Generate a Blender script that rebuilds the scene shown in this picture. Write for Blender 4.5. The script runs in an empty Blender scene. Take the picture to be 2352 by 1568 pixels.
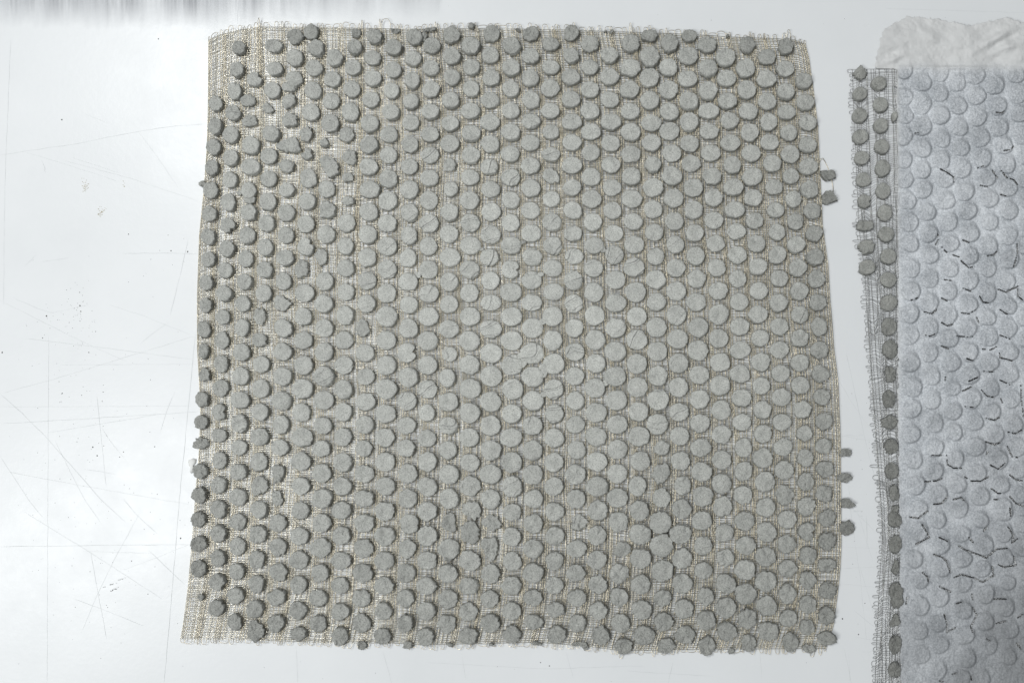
import bpy, math, random
import numpy as np

# ------------------------------------------------------------------ units
# 1 unit = 1 metre.  The table was surveyed on a sheet 2352 x 1568 steps of 0.3 mm.
K = 0.0003
CX, CY = 1176.0, 784.0
H = 0.70                                     # height of the camera above the table

# ------------------------------------------------------------------ camera, world, lamps, exposure
scene = bpy.context.scene
C = scene.collection
cam_d = bpy.data.cameras.new("camera")
cam = bpy.data.objects.new("camera", cam_d)
C.objects.link(cam)
cam.location = (0, 0, H)
cam_d.sensor_width = 36.0
cam_d.lens = 36.0 * H / (2352 * K)
cam_d.clip_start = 0.01
cam_d.clip_end = 20
cam_d.dof.use_dof = True
cam_d.dof.focus_distance = H - 0.004
cam_d.dof.aperture_fstop = 5.6
scene.camera = cam

world = bpy.data.worlds.new("World")
scene.world = world
world.use_nodes = True
bg = world.node_tree.nodes["Background"]
bg.inputs[0].default_value = (0.92, 0.97, 1.0, 1)
bg.inputs[1].default_value = 0.20


def area(name, loc, size, energy, rz, target=(0, 0, 0), col=(0.985, 1.0, 1.0)):
    d = bpy.data.lights.new(name, 'AREA')
    d.shape = 'RECTANGLE'
    d.size, d.size_y = size
    d.energy = energy
    d.color = col
    o = bpy.data.objects.new(name, d)
    C.objects.link(o)
    o.location = loc
    from mathutils import Vector, Matrix
    v = (Vector(target) - Vector(loc)).normalized()
    q = v.to_track_quat('-Z', 'Y')
    o.rotation_euler = (q.to_matrix() @ Matrix.Rotation(rz, 3, 'Z')).to_euler()
    return o


area("ceiling_lamp", (-0.76, 0.66, 2.2), (0.24, 0.45), 27, 0.0)
area("ceiling_lamp", (-1.08, -0.50, 2.2), (0.20, 0.90), 28.5, 0.0)

vs = scene.view_settings
vs.view_transform = 'Standard'
vs.look = 'None'
vs.exposure = 0.0
vs.gamma = 1.0
vs.use_curve_mapping = False
scene.render.engine = 'CYCLES'
scene.cycles.max_bounces = 6

rng = np.random.default_rng(11)
random.seed(5)


def W(px, py, z=0.0):
    """survey step -> metres; a survey mark read at height z lies nearer the middle"""
    f = (H - z) / H
    return (px - CX) * K * f, (CY - py) * K * f


# ------------------------------------------------------------------ noise
_TAB = np.random.default_rng(3).random(4096)


def vnoise(x, y, seed=0):
    x = np.asarray(x, float); y = np.asarray(y, float)
    xi = np.floor(x).astype(np.int64); yi = np.floor(y).astype(np.int64)
    fx = x - xi; fy = y - yi
    fx = fx * fx * (3 - 2 * fx); fy = fy * fy * (3 - 2 * fy)

    def h(a, b):
        return _TAB[((a * 73856093) ^ (b * 19349663) ^ (seed * 83492791)) & 4095]
    return (h(xi, yi) * (1 - fx) + h(xi + 1, yi) * fx) * (1 - fy) + (h(xi, yi + 1) * (1 - fx) + h(xi + 1, yi + 1) * fx) * fy - 0.5


# ------------------------------------------------------------------ mesh helpers
def raw_mesh(name, verts, quads=None, tris=None, smooth=True):
    verts = np.asarray(verts, np.float32).reshape(-1, 3)
    loops = []; starts = []; n = 0
    if quads is not None and len(quads):
        q = np.asarray(quads, np.int32).reshape(-1, 4)
        loops.append(q.ravel()); starts.append(np.arange(len(q)) * 4); n += len(q) * 4
    if tris is not None and len(tris):
        t = np.asarray(tris, np.int32).reshape(-1, 3)
        loops.append(t.ravel()); starts.append(n + np.arange(len(t)) * 3)
    lo = np.concatenate(loops).astype(np.int32); st = np.concatenate(starts).astype(np.int32)
    me = bpy.data.meshes.new(name)
    me.vertices.add(len(verts)); me.vertices.foreach_set("co", verts.ravel())
    me.loops.add(len(lo)); me.loops.foreach_set("vertex_index", lo)
    me.polygons.add(len(st)); me.polygons.foreach_set("loop_start", st)
    me.polygons.foreach_set("use_smooth", np.full(len(st), smooth))
    me.update(calc_edges=True)
    return me


def set_attr(me, name, vals):
    a = me.attributes.new(name, 'FLOAT', 'POINT')
    a.data.foreach_set("value", np.asarray(vals, np.float32))


def link(name, me, mat, parent=None, **props):
    o = bpy.data.objects.new(name, me)
    C.objects.link(o)
    if mat is not None and me is not None and not me.materials:
        me.materials.append(mat)
    if parent is not None:
        o.parent = parent
    for k, v in props.items():
        o[k] = v
    return o


def tubes(paths, radius, sides=4, z_floor=None):
    """paths (W,N,3) -> verts, quads of open tubes"""
    P = np.asarray(paths, float)
    w, n, _ = P.shape
    t = np.gradient(P, axis=1)
    t /= np.linalg.norm(t, axis=2, keepdims=True) + 1e-12
    up = np.zeros_like(t); up[..., 2] = 1
    s = np.cross(t, up); s /= np.linalg.norm(s, axis=2, keepdims=True) + 1e-9
    nn = np.cross(s, t)
    r = np.broadcast_to(np.asarray(radius, float), (w, n))[..., None]
    ring = []
    for k in range(sides):
        a = 2 * math.pi * (k + 0.5) / sides
        ring.append(P + r * (math.cos(a) * s + math.sin(a) * nn))
    V = np.stack(ring, axis=2)                       # w,n,sides,3
    idx = np.arange(w * n * sides).reshape(w, n, sides)
    a = idx[:, :-1, :]; b = idx[:, 1:, :]
    q = np.stack([a, np.roll(a, -1, 2), np.roll(b, -1, 2), b], axis=-1).reshape(-1, 4)
    return V.reshape(-1, 3), q


def join(lst):
    vs_, qs, off = [], [], 0
    for v, q in lst:
        vs_.append(v); qs.append(q + off); off += len(v)
    return np.concatenate(vs_), np.concatenate(qs)


# ------------------------------------------------------------------ materials
class NT:
    def __init__(self, name):
        self.m = bpy.data.materials.new(name)
        self.m.use_nodes = True
        self.t = self.m.node_tree
        self.b = self.t.nodes["Principled BSDF"]

    def n(self, typ, **kw):
        nd = self.t.nodes.new(typ)
        for k, v in kw.items():
            if k.startswith('i_'):
                nd.inputs[k[2:].replace('_', ' ')].default_value = v
            else:
                setattr(nd, k, v)
        return nd

    def l(self, a, b):
        self.t.links.new(a, b)

    def ramp(self, fac, stops):
        r = self.n('ShaderNodeValToRGB')
        e = r.color_ramp.elements
        while len(e) < len(stops):
            e.new(0.5)
        for i, (p, c) in enumerate(stops):
            e[i].position = p
            e[i].color = (*c, 1) if len(c) == 3 else c
        self.l(fac, r.inputs[0])
        return r.outputs[0]

    def noise(self, scale, detail=4, rough=0.6, vec=None):
        x = self.n('ShaderNodeTexNoise')
        x.inputs['Scale'].default_value = scale
        x.inputs['Detail'].default_value = detail
        x.inputs['Roughness'].default_value = rough
        self.l(vec if vec is not None else self.pos(), x.inputs['Vector'])
        return x.outputs['Fac']

    def pos(self):
        if not hasattr(self, '_p'):
            self._p = self.n('ShaderNodeNewGeometry').outputs['Position']
        return self._p

    def math(self, op, a, b=None):
        m = self.n('ShaderNodeMath', operation=op)
        for i, x in enumerate((a, b)):
            if x is None:
                continue
            if isinstance(x, (int, float)):
                m.inputs[i].default_value = x
            else:
                self.l(x, m.inputs[i])
        return m.outputs[0]

    def mul(self, col, fac):
        m = self.n('ShaderNodeVectorMath', operation='SCALE')
        self.l(col, m.inputs[0]); self.l(fac, m.inputs['Scale'])
        return m.outputs[0]


def mat_clay():
    t = NT("grey_clay")
    a = t.n('ShaderNodeAttribute', attribute_name='tone')
    wr = t.n('ShaderNodeAttribute', attribute_name='wrinkle')
    f1 = t.noise(140, 5, 0.65)
    base = t.ramp(f1, [(0.25, (0.405, 0.41, 0.385)), (0.75, (0.56, 0.565, 0.53))])
    grit = t.noise(1300, 4, 0.75)
    pit = t.ramp(grit, [(0.33, (0.42, 0.42, 0.40)), (0.41, (0.82, 0.82, 0.82)), (0.5, (1, 1, 1)), (0.64, (1.22, 1.22, 1.22))])
    mm = t.n('ShaderNodeVectorMath', operation='MULTIPLY')
    t.l(base, mm.inputs[0]); t.l(pit, mm.inputs[1])
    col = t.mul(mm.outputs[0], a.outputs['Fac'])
    t.l(col, t.b.inputs['Base Color'])
    t.b.inputs['Roughness'].default_value = 0.92
    t.b.inputs['Specular IOR Level'].default_value = 0.25
    # relief: crumbly grain, and a few long dragged creases where the surface was smeared
    n2 = t.noise(620, 5, 0.72)
    map_ = t.n('ShaderNodeMapping')
    map_.inputs['Rotation'].default_value = (0, 0, math.radians(58))
    t.l(t.pos(), map_.inputs[0])
    wv_ = t.n('ShaderNodeTexWave', wave_type='BANDS', bands_direction='X', wave_profile='SIN')
    wv_.inputs['Scale'].default_value = 30
    wv_.inputs['Distortion'].default_value = 15.0
    wv_.inputs['Detail'].default_value = 2
    wv_.inputs['Detail Scale'].default_value = 0.9
    t.l(map_.outputs[0], wv_.inputs['Vector'])
    cr = t.ramp(wv_.outputs['Fac'], [(0.0, (0, 0, 0)), (0.06, (0.25, 0.25, 0.25)), (0.14, (1, 1, 1)), (0.6, (0.8, 0.8, 0.8))])
    crm = t.math('MULTIPLY', cr, wr.outputs['Fac'])
    ro = t.n('ShaderNodeAttribute', attribute_name='crumble')
    n2 = t.math('MULTIPLY', n2, t.math('ADD', ro.outputs['Fac'], 0.25))
    b1 = t.n('ShaderNodeBump'); b1.inputs['Strength'].default_value = 0.9
    b1.inputs['Distance'].default_value = 0.0026
    t.l(n2, b1.inputs['Height'])
    b2 = t.n('ShaderNodeBump'); b2.inputs['Strength'].default_value = 1.0
    b2.inputs['Distance'].default_value = 0.0009
    t.l(crm, b2.inputs['Height']); t.l(b1.outputs[0], b2.inputs['Normal'])
    t.l(b2.outputs[0], t.b.inputs['Normal'])
    return t.m


def mat_wire(name, col, rough, metal=0.65):
    t = NT(name)
    f = t.noise(420, 3, 0.6)
    c = t.ramp(f, [(0.3, tuple(x * 0.7 for x in col)), (0.7, col)])
    t.l(c, t.b.inputs['Base Color'])
    t.b.inputs['Metallic'].default_value = metal
    t.b.inputs['Roughness'].default_value = rough
    return t.m


def mat_table():
    t = NT("white_laminate")
    f = t.noise(9, 5, 0.6)
    c = t.ramp(f, [(0.3, (0.69, 0.705, 0.715)), (0.7, (0.735, 0.748, 0.757))])
    t.l(c, t.b.inputs['Base Color'])
    g = t.noise(26, 6, 0.7)
    r = t.ramp(g, [(0.3, (0.27, 0.27, 0.27)), (0.7, (0.36, 0.36, 0.36))])
    t.l(r, t.b.inputs['Roughness'])
    t.b.inputs['Specular IOR Level'].default_value = 0.30
    bn = t.n('ShaderNodeBump'); bn.inputs['Strength'].default_value = 0.12
    bn.inputs['Distance'].default_value = 0.0004
    t.l(t.noise(260, 3, 0.6), bn.inputs['Height'])
    t.l(bn.outputs[0], t.b.inputs['Normal'])
    return t.m


def mat_plain(name, lo, hi, scale, rough=0.8, spec=0.3):
    t = NT(name)
    c = t.ramp(t.noise(scale, 4, 0.6), [(0.3, lo), (0.7, hi)])
    t.l(c, t.b.inputs['Base Color'])
    t.b.inputs['Roughness'].default_value = rough
    t.b.inputs['Specular IOR Level'].default_value = spec
    return t.m


def mat_paper():
    t = NT("damp_tissue")
    w = t.n('ShaderNodeAttribute', attribute_name='wet_shaded')
    f = t.noise(900, 4, 0.85)
    g = t.noise(48, 5, 0.65)
    s = t.math('ADD', t.math('MULTIPLY', f, 0.62), t.math('MULTIPLY', g, 0.38))
    dry = t.ramp(s, [(0.39, (0.33, 0.35, 0.372)), (0.60, (0.69, 0.71, 0.735))])
    wet_shaded = t.ramp(s, [(0.36, (0.20, 0.207, 0.215)), (0.62, (0.34, 0.35, 0.36))])
    mx = t.n('ShaderNodeMix', data_type='RGBA')
    t.l(w.outputs['Fac'], mx.inputs[0]); t.l(dry, mx.inputs[6]); t.l(wet_shaded, mx.inputs[7])
    cb = t.n('ShaderNodeAttribute', attribute_name='clay_below')
    dk = t.math('SUBTRACT', 1.0, t.math('MULTIPLY', cb.outputs['Fac'], 0.07))
    fa = t.n('ShaderNodeAttribute', attribute_name='flap')
    mx2 = t.n('ShaderNodeMix', data_type='RGBA')
    mx2.inputs[7].default_value = (0.63, 0.632, 0.628, 1)
    t.l(fa.outputs['Fac'], mx2.inputs[0]); t.l(t.mul(mx.outputs[2], dk), mx2.inputs[6])
    t.l(mx2.outputs[2], t.b.inputs['Base Color'])
    t.b.inputs['Roughness'].default_value = 0.95
    t.b.inputs['Specular IOR Level'].default_value = 0.15
    b = t.n('ShaderNodeBump'); b.inputs['Strength'].default_value = 0.7
    b.inputs['Distance'].default_value = 0.0006
    t.l(t.noise(1100, 5, 0.7), b.inputs['Height'])
    t.l(b.outputs[0], t.b.inputs['Normal'])
    return t.m


def mat_reflection():
    t = NT("painted_reflection")
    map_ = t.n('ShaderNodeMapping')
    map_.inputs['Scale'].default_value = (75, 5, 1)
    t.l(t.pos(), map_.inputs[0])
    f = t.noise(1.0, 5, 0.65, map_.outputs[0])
    c = t.ramp(f, [(0.33, (0.26, 0.265, 0.29)), (0.52, (0.48, 0.49, 0.52)), (0.66, (0.75, 0.76, 0.79))])  # dark and pale streaks of a reflection, painted into the colour
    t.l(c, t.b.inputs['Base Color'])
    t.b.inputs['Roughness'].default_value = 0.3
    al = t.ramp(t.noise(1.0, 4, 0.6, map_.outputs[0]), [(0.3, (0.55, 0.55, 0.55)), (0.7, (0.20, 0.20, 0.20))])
    ed = t.n('ShaderNodeAttribute', attribute_name='band_fade')
    t.l(t.math('MULTIPLY', al, ed.outputs['Fac']), t.b.inputs['Alpha'])  # alpha fades the sheet out like a blurred reflection
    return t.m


CLAY = mat_clay()
BRASS = mat_wire("brass_wire", (0.73, 0.65, 0.49), 0.29, 0.85)
STEEL = mat_wire("tinned_wire", (0.62, 0.59, 0.51), 0.24, 0.8)
TABLE = mat_table()
PAPER = mat_paper()
REFLECTION = mat_reflection()
SCRATCH = mat_plain("scratch_grey", (0.47, 0.49, 0.49), (0.60, 0.62, 0.62), 60, 0.6)
GRIME = mat_plain("dark_grime", (0.05, 0.05, 0.05), (0.14, 0.13, 0.12), 200, 0.9)
STAIN = mat_plain("brown_stain", (0.40, 0.34, 0.20), (0.60, 0.55, 0.42), 500, 0.7)
WHITE = mat_plain("white_scrap", (0.72, 0.72, 0.70), (0.82, 0.82, 0.80), 300, 0.8)

# ------------------------------------------------------------------ table
tv = [(-0.60, -0.45, -0.03), (0.60, -0.45, -0.03), (0.60, 0.45, -0.03), (-0.60, 0.45, -0.03),
      (-0.60, -0.45, 0), (0.60, -0.45, 0), (0.60, 0.45, 0), (-0.60, 0.45, 0)]
tq = [(3, 2, 1, 0), (4, 5, 6, 7), (0, 1, 5, 4), (1, 2, 6, 5), (2, 3, 7, 6), (3, 0, 4, 7)]
table = link("table_top", raw_mesh("table_top", tv, tq, smooth=False), TABLE, kind="structure",
             label="scratched white laminate table top")

# scratches: hair-thin marks that lie on the laminate
SCR = [
    ([(0, 357), (90, 343), (180, 330), (260, 313), (330, 300), (400, 290), (475, 285)], 1.5),
    ([(150, 370), (300, 410), (455, 462)], 1.0), ([(60, 350), (165, 382), (275, 418)], 0.9),
    ([(165, 362), (275, 398)], 0.8), ([(195, 262), (250, 285)], 0.7),
    ([(56, 777), (250, 800), (444, 826)], 1.1), ([(0, 904), (122, 871), (244, 834), (449, 771)], 1.2),
    ([(0, 904), (50, 948), (98, 995), (151, 1054), (232, 1147), (290, 1200)], 1.7),
    ([(0, 973), (220, 960), (459, 945)], 1.5), ([(112, 993), (240, 972), (366, 951)], 1.3),
    ([(0, 934), (444, 932)], 0.8), ([(223, 908), (232, 1000), (244, 1117)], 1.3),
    ([(449, 766), (430, 960), (412, 1148), (396, 1350), (377, 1568)], 1.9),
    ([(0, 1255), (200, 1252), (439, 1250)], 1.9), ([(340, 1262), (424, 1341)], 1.5),
    ([(187, 1452), (226, 1359), (270, 1270), (321, 1178)], 1.1),
    ([(209, 1269), (225, 1360), (245, 1467)], 1.4), ([(18, 1083), (190, 1115), (371, 1147), (450, 1160)], 1.2),
    ([(0, 1047), (66, 1148), (100, 1190)], 1.0), ([(127, 1013), (160, 1080), (195, 1148), (235, 1205)], 1.0),
    ([(56, 1175), (210, 1270), (373, 1375)], 0.9), ([(112, 770), (108, 1568)], 0.8),
    ([(280, 582), (380, 581), (455, 583)], 1.5), ([(95, 602), (160, 592)], 0.8), ([(110, 720), (205, 700)], 0.9),
    ([(0, 690), (90, 735), (190, 785), (290, 830)], 0.8), ([(250, 700), (330, 725), (440, 770)], 0.8),
    ([(140, 838), (450, 836)], 0.7), ([(190, 1265), (350, 1270)], 0.7), ([(545, 55), (548, 0)], 1.3),
    ([(25, 90), (12, 400), (8, 700)], 0.7), ([(680, 1480), (684, 1568)], 1.0), ([(880, 1495), (900, 1568)], 1.0),
    ([(980, 1520), (1250, 1535), (1480, 1528)], 0.9), ([(1060, 1500), (1070, 1560)], 0.9), ([(1300, 1495), (1318, 1560)], 0.9),
    ([(1440, 1540), (1640, 1552)], 0.9), ([(1545, 1520), (1535, 1568)], 1.6), ([(1745, 1490), (1750, 1560)], 0.8),
    ([(1943, 808), (1965, 910), (1991, 1025), (2010, 1100)], 1.2), ([(1925, 870), (1960, 930), (2000, 985)], 0.8),
    ([(1930, 1000), (1975, 1008), (2010, 1012)], 1.0), ([(1950, 1150), (1975, 1320), (1990, 1470)], 0.9),
    ([(1935, 1255), (2015, 1258)], 0.8), ([(1930, 1305), (2020, 1300)], 0.8), ([(1933, 1340), (2018, 1348)], 0.9),
    ([(1938, 1485), (1950, 1535), (1955, 1568)], 1.5), ([(1960, 1400), (2010, 1440)], 1.0), ([(1975, 1300), (2010, 1420)], 0.8),
    ([(1965, 1462), (2012, 1470)], 1.1), ([(1968, 1170), (2005, 1290)], 0.8), ([(1990, 1180), (1992, 1260)], 1.6),
    ([(2035, 20), (2352, 30)], 0.6), ([(1920, 1130), (2010, 1220)], 0.8), ([(1950, 1500), (1952, 1568)], 0.8),
]
sv, sq = [], []


def ribbon(pts, width, z, jit=1.2):
    P = []
    pts = np.array(pts, float)
    for a, b in zip(pts[:-1], pts[1:]):
        n = max(2, int(np.hypot(*(b - a)) / 16))
        for i in range(n):
            P.append(a + (b - a) * i / n)
    P.append(pts[-1]); P = np.array(P)
    d = np.gradient(P, axis=0); d /= np.linalg.norm(d, axis=1, keepdims=True) + 1e-9
    nrm = np.stack([-d[:, 1], d[:, 0]], 1)
    P = P + nrm * (rng.random((len(P), 1)) - 0.5) * jit
    w = width * (0.35 + 0.65 * rng.random((len(P), 1))); w[0] = w[-1] = 0.05
    off = len(sv)
    for p, n_, ww in zip(P, nrm, w):
        for s in (-1, 1):
            x, y = W(*(p + s * n_ * ww * 0.5)); sv.append((x, y, z))
    for i in range(len(P) - 1):
        sq.append((off + 2 * i, off + 2 * i + 1, off + 2 * i + 3, off + 2 * i + 2))


zz = 0.00006
for i, (p, w) in enumerate(SCR):
    ribbon(p, w * 0.54, zz + (i % 40) * 1.5e-6)
for i in range(18):                                   # faint hairlines all over the board
    if i % 3 == 0:
        x, y = rng.uniform(1935, 2010), rng.uniform(850, 1560)
        a, L = rng.choice([0.0, 0.1, -0.1, 1.5, 1.2]), rng.uniform(20, 70)
    else:
        x, y = rng.uniform(0, 440), rng.uniform(240, 1568)
        a, L = rng.uniform(-1.6, 1.6), rng.uniform(30, 190)
    x1 = min(x + L * math.cos(a), 460 if x < 500 else 2020); y1 = y + L * math.sin(a)
    ribbon([(x, y), ((x + x1) / 2 + rng.uniform(-4, 4), (y + y1) / 2 + rng.uniform(-4, 4)), (x1, y1)], rng.uniform(0.3, 0.6),
           zz + 8e-5 + i * 1.0e-6)
link("scratches", raw_mesh("scratches", sv, sq, smooth=False), SCRATCH, table, kind="stuff")

# grit and specks scattered over the board
gv, gq = [], []


def speck(px, py, r, z0=0.0, sx=1.0):
    x, y = W(px, py)
    r = r * K
    off = len(gv); n = 5
    ph = rng.uniform(0, 6.28)
    for k in range(n):
        a = ph + 2 * math.pi * k / n
        q = r * rng.uniform(0.6, 1.2)
        gv.append((x + sx * q * math.cos(a), y + q * math.sin(a), z0 + 0.0001))
    gv.append((x, y, z0 + 0.0001 + r * 0.6))
    for k in range(n):
        gq.append((off + k, off + (k + 1) % n, off + n))


for (cx_, cy_, sx_, sy_, n_) in [(180, 730, 14, 50, 45), (110, 720, 60, 60, 25), (200, 900, 110, 110, 60), (190, 1150, 120, 130, 70),
                                 (240, 1350, 120, 120, 40), (400, 600, 50, 40, 14), (1970, 1200, 25, 260, 25), (1700, 40, 300, 12, 6),
                                 (1300, 1530, 350, 20, 10)]:
    for _ in range(n_):
        px, py = rng.normal(cx_, sx_), rng.normal(cy_, sy_)
        if px > 435 and 60 < py < 1490 and px < 1930:
            continue
        speck(px, py, rng.choice([0.5, 0.6, 0.7, 0.9, 1.3], p=[.3, .3, .2, .15, .05]))
for px, py, r in [(184, 702, 2.0), (186, 715, 1.8), (107, 725, 2.2), (295, 538, 1.6), (431, 578, 2.0), (393, 576, 1.7), (143, 903, 1.6),
                  (5, 809, 2.0), (223, 1046, 1.8), (275, 1049, 1.5), (415, 1235, 2.4), (142, 275, 1.6), (364, 90, 1.4), (1935, 1420, 2.0),
                  (1972, 1456, 1.8), (1262, 1528, 1.6), (213, 1026, 1.8), (98, 776, 1.4), (2105, 260, 1.0)]:
    speck(px, py, r)
for a, b, r in [((236, 1348), (268, 1338), 1.0), ((246, 1361), (273, 1348), 1.2), ((270, 1333), (288, 1326), 0.8)]:
    for i in range(16):
        t = rng.random()
        speck(a[0] + (b[0] - a[0]) * t + rng.normal(0, 0.8), a[1] + (b[1] - a[1]) * t + rng.normal(0, 0.8), r * rng.uniform(0.5, 1))
link("grit_specks", raw_mesh("grit_specks", gv, None, gq, smooth=False), GRIME, kind="stuff",
     label="tiny dark grit specks scattered over the white board", category="grit")
gv, gq = [], []
for cx_, cy_, n_, s_ in [(195, 428, 26, 4), (194, 418, 8, 4), (233, 482, 22, 4), (229, 492, 14, 2.5), (440, 1064, 10, 5), (288, 425, 6, 4)]:
    for _ in range(n_):
        speck(rng.normal(cx_, s_), rng.normal(cy_, s_), rng.uniform(0.5, 1.3))
link("stains", raw_mesh("stains", gv, None, gq, smooth=False), STAIN, table, kind="stuff")

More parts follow.
